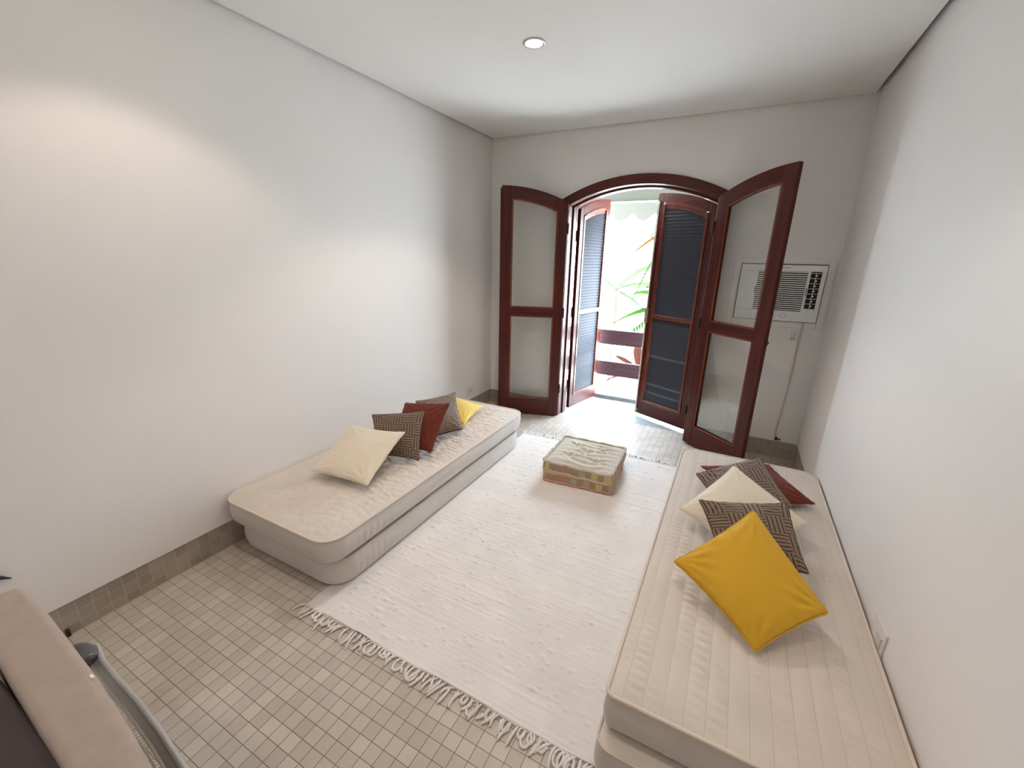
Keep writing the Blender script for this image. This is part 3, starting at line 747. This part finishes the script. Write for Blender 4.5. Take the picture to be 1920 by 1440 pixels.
# ------------------------------------------------------------------ air conditioner
ac = empty('air_conditioner', (2.53, 0, 1.122), 0, 'white window-type air conditioner set in the end wall near the right corner', 'air conditioner')
O = (2.53, 0, 1.122)
def acp(mb, name, m, bevel=0, parent=None): return localise(mb, O).build(name, m, parent or ac, bevel=bevel)
f = MB(); a0, a1, b0, b1 = 2.205, 2.850, 1.078, 1.580; i0, i1, j0, j1 = 2.248, 2.806, 1.122, 1.542
f.box(a0, i0, -.010, 0, b0, b1); f.box(i1, a1, -.010, 0, b0, b1); f.box(i0, i1, -.010, 0, b0, j0); f.box(i0, i1, -.010, 0, j1, b1)
acp(f, 'wall_surround', M_ACF, .003)
g = MB()                       # front panel with openings for grille and outlet
g.box(2.254, 2.374, -.032, -.012, 1.127, 1.537)
g.box(2.374, 2.800, -.032, -.012, 1.492, 1.537); g.box(2.374, 2.800, -.032, -.012, 1.127, 1.202)
g.box(2.690, 2.703, -.032, -.012, 1.202, 1.492); g.box(2.774, 2.800, -.032, -.012, 1.202, 1.492)
acp(g, 'front_panel', M_ACW, .002)
acp(MB().box(2.250, 2.804, -.0135, -.0005, 1.124, 1.540), 'chassis', M_BLACK)
sl = MB()
for k in range(19):
    z = 1.212+k*(1.486-1.212)/18.0
    sl.box(2.374, 2.690, -.031, -.024, z-.0036, z+.0036)
acp(sl, 'intake_grille', M_ACW)
ou = MB()
ou.box(2.703, 2.707, -.030, -.014, 1.202, 1.492); ou.box(2.7385, 2.7415, -.030, -.016, 1.222, 1.484)
for k in range(8):
    z = 1.226+k*.0365; ou.box(2.707, 2.770, -.026, -.022, z-.0018, z+.0018)
for k in range(7):
    z = 1.244+k*.0365; ou.box(2.7415, 2.752, -.024, -.016, z-.004, z+.006)
ou.box(2.707, 2.774, -.030, -.020, 1.202, 1.222)
acp(ou, 'air_outlet', M_ACW)
acp(MB().box(2.282, 2.362, -.0325, -.031, 1.4905, 1.4915), 'panel_seam', M_BLACK)
acp(MB().box(2.266, 2.366, -.0325, -.031, 1.2005, 1.2015), 'panel_seam', M_BLACK)
ln = MB(); ln.box(2.3665, 2.3715, -.0335, -.031, 1.322, 1.376)
acp(ln, 'finger_slot', M_BLACK)
acp(MB().box(2.6965, 2.7005, -.0335, -.031, 1.318, 1.378), 'finger_slot', M_BLACK)
for kx in (2.506, 2.582):
    k = MB().lathe_y((kx, -.032, 1.168), [(.023, 0), (.023, -.004), (.020, -.006), (.017, -.006), (.016, -.012), (.004, -.013)])
    k.box(kx-.003, kx+.003, -.050, -.036, 1.153, 1.183)
    acp(k, 'control_knob', M_ACW, .001)
def lettering(txt, name, size, loc, m, parent):
    cu = bpy.data.curves.new(name, 'FONT'); cu.body = txt; cu.size = size; cu.extrude = .0004; cu.align_x = 'LEFT'
    t = bpy.data.objects.new(name+'_tmp', cu); COL.objects.link(t); bpy.context.view_layer.update()
    me = bpy.data.meshes.new_from_object(t.evaluated_get(bpy.context.evaluated_depsgraph_get()))
    bpy.data.objects.remove(t, do_unlink=True)
    me.materials.clear(); o = obj(name, me, m, parent); o.rotation_euler = (PI/2, 0, 0); o.location = loc
    return o
lettering('Electrolux', 'brand_lettering', .0165, (2.508-O[0], -.0327, 1.5125-O[2]), mat('lettering_grey', (.10, .09, .10), .5), ac)

cord = MB(); pts = []
path = [(2.728, -.018, 1.124), (2.727, -.012, 1.05), (2.724, -.010, .89), (2.721, -.010, .64), (2.714, -.010, .42), (2.708, -.010, .315), (2.704, -.011, .25), (2.706, -.013, .205), (2.714, -.016, .178)]
def cat(pts, k=6):
    out = []
    P_ = [pts[0]]+list(pts)+[pts[-1]]
    for i in range(1, len(P_)-2):
        for j in range(k):
            t = j/k; p0, p1, p2, p3 = [Vector(q) for q in P_[i-1:i+3]]
            out.append(.5*((2*p1)+(-p0+p2)*t+(2*p0-5*p1+4*p2-p3)*t*t+(-p0+3*p1-3*p2+p3)*t**3))
    out.append(Vector(pts[-1])); return out
cr_ = empty('power_cord', (2.72, 0, .17), 0, 'grey power cord hanging from the air conditioner down to the skirting', 'cord')
localise(MB().tube(cat(path), .0048, 8), (2.72, 0, .17)).build('cable', M_CORD, cr_, smooth=True)
pl = MB().box(2.708, 2.722, -.024, -.004, .160, .186); pl.tube([(2.720, -.016, .170), (2.735, -.018, .172), (2.748, -.014, .166)], .005, 8)
localise(pl, (2.72, 0, .17)).build('plug', M_DMETAL, cr_, bevel=.002)

so = empty('wall_socket', (2.688, 0, 1.0), 0, 'small wall socket with 220V marking beside the cord under the air conditioner', 'socket')
MB().box(-.022, .024, -.004, 0, -.026, .052).build('cover_plate', mat('socket_plate', (.79, .755, .725), .5), so, bevel=.0015)
hs = MB(); hs.box(-.004, .008, -.0046, -.0038, .034, .0375); hs.box(-.001, .009, -.0046, -.0038, .022, .0250); hs.box(-.005, .001, -.0046, -.0038, .010, .0145)
hs.build('slots', M_BLACK, so)
lettering('220V', 'voltage_lettering', .0165, (-.020, -.0046, -.013), mat('lettering_brown', (.07, .03, .02), .6), so)

o1 = empty('wall_outlet', (0, -.42, .235), 0, 'white outlet plate low on the left wall just above the skirting', 'socket')
MB().box(0, .006, -.06, .06, -.045, .045).build('cover_plate', M_WHITEP, o1, bevel=.002)
mi = mat('outlet_insert', (.60, .57, .54), .4)
for s_ in (-1, 1): MB().box(.0055, .0068, s_*.022-.010, s_*.022+.010, -.016, .016).build('socket_face', mi, o1)
o2 = empty('wall_outlet', (RW, -2.235, .335), 0, 'white outlet plate on the right wall just above the right mattresses', 'socket')
MB().box(-.007, 0, -.06, .06, -.05, .05).build('cover_plate', M_WHITEP, o2, bevel=.002)
q = MB(); q.box(-.012, -.0065, -.045, -.008, -.02, .02); q.build('socket_face', mat('outlet_insert_2', (.66, .60, .56), .5), o2)

# ------------------------------------------------------------------ television on a metal stand
stn = empty('tv_stand', (1.30, -3.80, 0), 0, 'low grey metal stand with a rounded corner cap and perforated shelf under the television', 'stand')
SO = (1.30, -3.80, 0)
front = [(.774, -3.550), (.839, -3.563), (.951, -3.569), (1.062, -3.572), (1.203, -3.582), (1.334, -3.596), (1.50, -3.612), (1.70, -3.630), (1.92, -3.652)]
sz = .45
rim_ = [(.724, -3.60), (.740, -3.563)]+front+[(1.95, -3.70), (1.95, -4.08), (1.90, -4.12), (.78, -4.12), (.724, -4.07)]
localise(MB().tube([(a, b, sz+.004) for a, b in rim_], .0068, 10, closed=True), SO).build('rim_tube', mat('rim_grey', (.50, .49, .49), .35, metal=.4), stn, smooth=True)
def fy(x): return float(np.interp(x, [p[0] for p in front], [p[1] for p in front]))
sl_ = MB(); xs_ = [.75+.05*i for i in range(24)]; vs = []
for x in xs_: vs += [(x, fy(x)-.004, sz+.003), (x, fy(x)-.020, sz-.012)]
sl_.add(vs, [(2*i, 2*i+2, 2*i+3, 2*i+1) for i in range(len(xs_)-1)])
vs = []
for x in xs_: vs += [(x, fy(x)-.020, sz-.012), (x, fy(x)-.0245, sz-.012)]
sl_.add(vs, [(2*i, 2*i+2, 2*i+3, 2*i+1) for i in range(len(xs_)-1)])
sl_.box(.735, .935, -4.10, -3.585, sz-.0135, sz-.0122)
localise(sl_, SO).build('shelf_lip', M_GREY, stn, smooth=False)
sh = MB(); pitch = .0105; t_ = 0
for i in range(95):
    ax = .935+i*pitch; yy = fy(ax)-.0245
    for j in range(9):
        ay = yy-(j+1)*pitch; e = pitch*.22; p = pitch; z = sz-.012; dz = .0
        ox = ax+(p/2 if j % 2 else 0)
        sh.add([(ox, ay, z), (ox+p, ay, z), (ox+p, ay+p, z), (ox, ay+p, z), (ox+e, ay+e, z-.002), (ox+p-e, ay+e, z-.002), (ox+p-e, ay+p-e, z-.002), (ox+e, ay+p-e, z-.002)],
               [(0, 1, 5, 4), (1, 2, 6, 5), (2, 3, 7, 6), (3, 0, 4, 7)])
sh.box(.935, 1.93, -4.10, -3.745, sz-.0135, sz-.0122)
localise(sh, SO).build('perforated_shelf', mat('shelf_grey', (.42, .38, .33), .4, metal=.3), stn)
localise(MB().box(.76, 1.92, -4.09, -3.70, sz-.045, sz-.028), SO).build('under_tray', mat('tray_dark', (.05, .042, .036), .6), stn)
cap_pts = cat([(.716, -3.665, sz), (.722, -3.610, sz), (.742, -3.580, sz), (.775, -3.572, sz), (.812, -3.580, sz)])
localise(MB().tube(cap_pts, [.021]*len(cap_pts), 16), SO).build('corner_cap', mat('corner_cap', (.16, .16, .18), .22, metal=.7), stn, smooth=True)
for lx in (.775, 1.90):
    for ly in (-4.06, -3.70):
        localise(MB().tube([(lx, ly, 0), (lx, ly, sz-.02)], .013, 12), SO).build('leg', M_GREY, stn, smooth=True)

TO = (1.42, -3.75, .4390)
tv = empty('television', TO, 0, 'beige and black box television seen from behind at the lower left', 'television')
zt = .90; zb_ = .4390
F_ = [(1.053, -3.677), (1.2, -3.678), (1.321, -3.684), (1.437, -3.690), (1.587, -3.703), (1.69, -3.715), (1.79, -3.729)]
R_ = [(1.042, -3.748), (1.2, -3.754), (1.321, -3.760), (1.437, -3.7645), (1.587, -3.769), (1.69, -3.772), (1.79, -3.775)]
fb = MB()
def bar(i0, i1, z0, z1):
    A_ = F_[i0:i1+1]; B_ = R_[i0:i1+1]; k = len(A_)
    v_ = [(a, b, z0) for a, b in A_]+[(a, b, z0) for a, b in B_]+[(a, b, z1) for a, b in A_]+[(a, b, z1) for a, b in B_]
    f_ = []
    for i in range(k-1):
        f_ += [(i, i+1, k+i+1, k+i), (2*k+i, 3*k+i, 3*k+i+1, 2*k+i+1), (i, 2*k+i, 2*k+i+1, i+1), (k+i, k+i+1, 3*k+i+1, 3*k+i)]
    f_ += [(0, k, 3*k, 2*k), (k-1, 3*k-1, 4*k-1, 2*k-1)]
    fb.add(v_, f_)
bar(0, 6, zt-.045, zt); bar(0, 6, zb_, zb_+.06)
fb.box(1.047, 1.09, -3.745, -3.680, zb_+.06, zt-.045); fb.box(1.75, 1.79, -3.773, -3.728, zb_+.06, zt-.045)
localise(fb, TO).build('front_bezel', M_TVB, tv, bevel=.013, seg=5)
scr = MB(); ns = 14; vs = []
for i in range(ns+1):
    for j in range(ns+1):
        a = -1+2*i/ns; b = -1+2*j/ns; x = 1.42+a*.34
        y = float(np.interp(x, [p[0] for p in F_], [p[1] for p in F_]))
        vs.append((x, y-.012-.012*(a*a+b*b)/2, zb_+.055+(zt-.095-zb_)*(b+1)/2))
scr.add(vs, [(i*(ns+1)+j, (i+1)*(ns+1)+j, (i+1)*(ns+1)+j+1, i*(ns+1)+j+1) for i in range(ns) for j in range(ns)])
localise(scr, TO).build('screen', M_SCREEN, tv, smooth=True)
sh2 = MB(); w2 = .365; th_ = zt-zb_; prof = [(-3.762, 1.0), (-3.80, .975), (-3.90, .90), (-3.99, .62), (-4.08, .48)]
vs = []
for y, k in prof:
    vs += [(1.42-w2*k*.97, y, zb_+.01), (1.42+w2*k*.97, y, zb_+.01), (1.42+w2*k*.97, y, zb_+.01+(th_-.035)*k), (1.42-w2*k*.97, y, zb_+.01+(th_-.035)*k)]
fs = [(i*4+a, i*4+(a+1) % 4, (i+1)*4+(a+1) % 4, (i+1)*4+a) for i in range(4) for a in range(4)]+[(0, 1, 2, 3), (19, 18, 17, 16)]
shell = localise(sh2.add(vs, fs), TO).build('rear_shell', M_TVR, tv, bevel=.006)
vt = MB()
for k in range(9):
    y = -3.806-k*.0095; z = zb_+.01+(th_-.035)*(.975-.075*(-3.80-y)/.10)
    vt.box(1.16, 1.44, y-.003, y+.003, z-.006, z+.0012)
localise(vt, TO).build('vent_slots', M_BLACK, shell)
localise(MB().box(1.427, 1.437, -3.697, -3.6935, zt-.0005, zt+.0006), TO).build('sticker', mat('sticker', (.9, .9, .88), .4), tv)

cb = MB().tube(cat([(.010, -3.80, .30), (.012, -3.70, .42), (.012, -3.63, .425), (.010, -3.59, .395), (.008, -3.552, .362)]), [.009]*8+[.011]*10+[.009, .008, .007, .006, .004, .003, .002], 8)
tag(cb.build('antenna_cable', mat('cable_black', (.01, .01, .012), .4), None, smooth=True), 'thin black cable with a pointed end against the left wall behind the television', 'cable')
tag(MB().box(-.003, .010, -3.474, -3.460, .0, .034).build('door_wedge', wood_mat('dark_wedge', (.02, .006, .004), (.05, .012, .008)), None, bevel=.002), 'tiny dark wooden block at the foot of the left skirting behind the television', 'block')

# ------------------------------------------------------------------ balcony
struct('trim_3', MB().box(-1.5, 4.4, .15, .90, -.12, -.002), M_BALC, 'pale glossy balcony tile floor beyond the doorway', 'balcony floor')
struct('trim_4', MB().box(-1.5, 4.4, .765, .90, -.002, .042), M_KERB, 'low grey tiled kerb along the balcony edge', 'kerb')
rl = empty('balcony_railing', (1.2, .84, .04), 0, 'brown balcony railing of two wide horizontal boards behind the shutters', 'railing')
for z0, z1 in ((.262, .427), (.622, .788)):
    MB().box(-1.9, 2.2, -.016, .016, z0-.04, z1-.04).build('board', M_BOARD, rl, bevel=.004)
for x in (-.35, 1.35):
    MB().box(x-.03, x+.03, .018, .07, 0, .76).build('post', M_BOARD, rl, bevel=.003)
aw = empty('awning', (1.4, .2, 2.35), 0, 'cream canvas awning with a scalloped valance over the balcony', 'awning')
n = 40; vs = []; fs = []
AX0, AX1 = -1.4, 1.6
for i in range(n+1):
    x = AX0+(AX1-AX0)*i/n
    for j in range(9):
        t = j/8; vs.append((x, .98*t, .18-.375*t-.018*math.sin(PI*t)+.004*math.sin(x*11)*math.sin(PI*t)))
fs = [(i*9+j, (i+1)*9+j, (i+1)*9+j+1, i*9+j+1) for i in range(n) for j in range(8)]
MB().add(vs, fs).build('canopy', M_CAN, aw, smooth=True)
nv_ = 240; vs = []; fs = []
for i in range(nv_+1):
    x = AX0+(AX1-AX0)*i/nv_; d = .125+.075*abs(math.sin(PI*(x+.06)/.245))**1.3
    for j in range(5): vs.append((x, .985+.004*math.sin(x*18)*j/4, -.20-d*j/4))
fs = [(i*5+j, (i+1)*5+j, (i+1)*5+j+1, i*5+j+1) for i in range(nv_) for j in range(4)]
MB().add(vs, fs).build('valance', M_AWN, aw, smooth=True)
MB().tube([(AX0, .985, -.198), (AX1, .985, -.198)], .012, 10).build('front_bar', M_WHITEP, aw, smooth=True)

# ------------------------------------------------------------------ garden
struct('trim_5', MB().box(-30, 34, .92, 40, -3.1, -3.0), M_GROUND, 'sunlit pale garden paving below the balcony', 'ground')
struct('wall_garden', MB().box(-30, 34, 15, 15.3, -3.0, 1.5), M_PLASTER, 'sunlit white garden wall far beyond the balcony', 'wall')

def frond(mb, base, d, L_, droop, wid, nl=22, up=Vector((0, 0, 1))):
    d = Vector(d).normalized(); side = d.cross(up).normalized(); pts = []
    for i in range(nl+1):
        t = i/nl; pts.append(Vector(base)+d*L_*t+Vector((0, 0, -droop*t*t)))
    mb.tube(pts, [(.013*(1-.8*i/nl)+.002) for i in range(nl+1)], 5)
    for i in range(2, nl+1):
        t = i/nl; p = pts[i]; tg = (pts[i]-pts[i-1]).normalized(); w = wid*math.sin(PI*min(1, .12+t*.86))+.02
        for s in (-1, 1):
            e = p+side*s*w+tg*w*.55-Vector((0, 0, w*.35)); m_ = (p+e)/2+Vector((0, 0, .012)); q = tg*.021
            mb.add([p-q, p+q, m_+q*1.1, e, m_-q*1.1], [(0, 1, 2, 4), (4, 2, 3)])
def palm(label, base, top, fr_, mats, cat_='palm'):
    r = empty('palm', base, 0, label, cat_)
    b = Vector(base); T = Vector(top)
    k = 10; MB().tube([(T-b)*(i/k)+Vector((.03*math.sin(i*.9), 0, 0)) for i in range(k+1)], [.05-.02*i/k for i in range(k+1)], 10).build('trunk', M_TRUNK, r, smooth=True)
    for j, (d, L_, dr, w) in enumerate(fr_):
        mb = MB(); frond(mb, T-b, d, L_, dr, w); mb.build('frond', mats[j % len(mats)], r)
palm('palm beyond the railing with a bright green frond arching to the left', (1.85, 2.7, -3), (1.52, 2.6, .92),
     [((-1, -.05, .10), .85, .38, .20), ((-.7, .5, .55), 1.1, .5, .2), ((-.4, -.3, .8), .9, .5, .18), ((.6, .3, .5), 1.1, .6, .2), ((-.9, .3, -.3), .9, .4, .18), ((.2, -.6, .5), .8, .5, .18)], [M_LEAF])
palm('taller palm with orange dry fronds beside the right shutter edge', (1.9, 3.4, -3), (1.22, 3.2, 1.95),
     [((-.8, -.2, -.1), .5, .25, .13), ((-.3, .6, .4), 1.1, .6, .2), ((.8, .1, .4), 1.1, .6, .2), ((-.5, .1, -.8), .9, .3, .10)], [M_ORL, M_LEAF2])
palm('low red-leaved palm seen between the railing boards', (1.5, 2.3, -3), (1.18, 2.3, -.05),
     [((-.6, 0, .7), .55, .2, .10), ((-.15, .1, .9), .6, .2, .10), ((-.8, .1, .1), .5, .25, .1), ((.5, 0, .6), .6, .3, .1)], [M_REDL])
palm('pale feathery palm farther off on the left of the garden', (.0, 5.5, -3), (-.05, 5.3, .9),
     [((.8, -.1, .5), 1.4, .7, .3), ((.5, .3, .8), 1.4, .6, .3), ((-.6, 0, .7), 1.5, .7, .3), ((.9, 0, -.2), 1.3, .8, .25)], [M_LEAF2])
sb = empty('leafy_shrub', (.50, 1.9, -3), 0, 'green broad-leaved shrub low on the left beyond the kerb', 'shrub')
MB().tube([(0, 0, 0), (.05, 0, 1.4), (0, 0, 2.75)], .012, 6).build('stem', M_TRUNK, sb, smooth=True)
lv = MB()
for k in range(26):
    z = 2.0+k*.035; a = k*2.4; c = Vector((.02*math.cos(a), .02*math.sin(a), z)); d = Vector((math.cos(a), math.sin(a), .1)); s = d.cross(Vector((0, 0, 1)))
    l = .16; w = .045
    lv.add([c, c+d*l*.4+s*w, c+d*l-Vector((0, 0, .05)), c+d*l*.4-s*w], [(0, 1, 2, 3)])
lv.build('foliage', M_LEAF, sb)
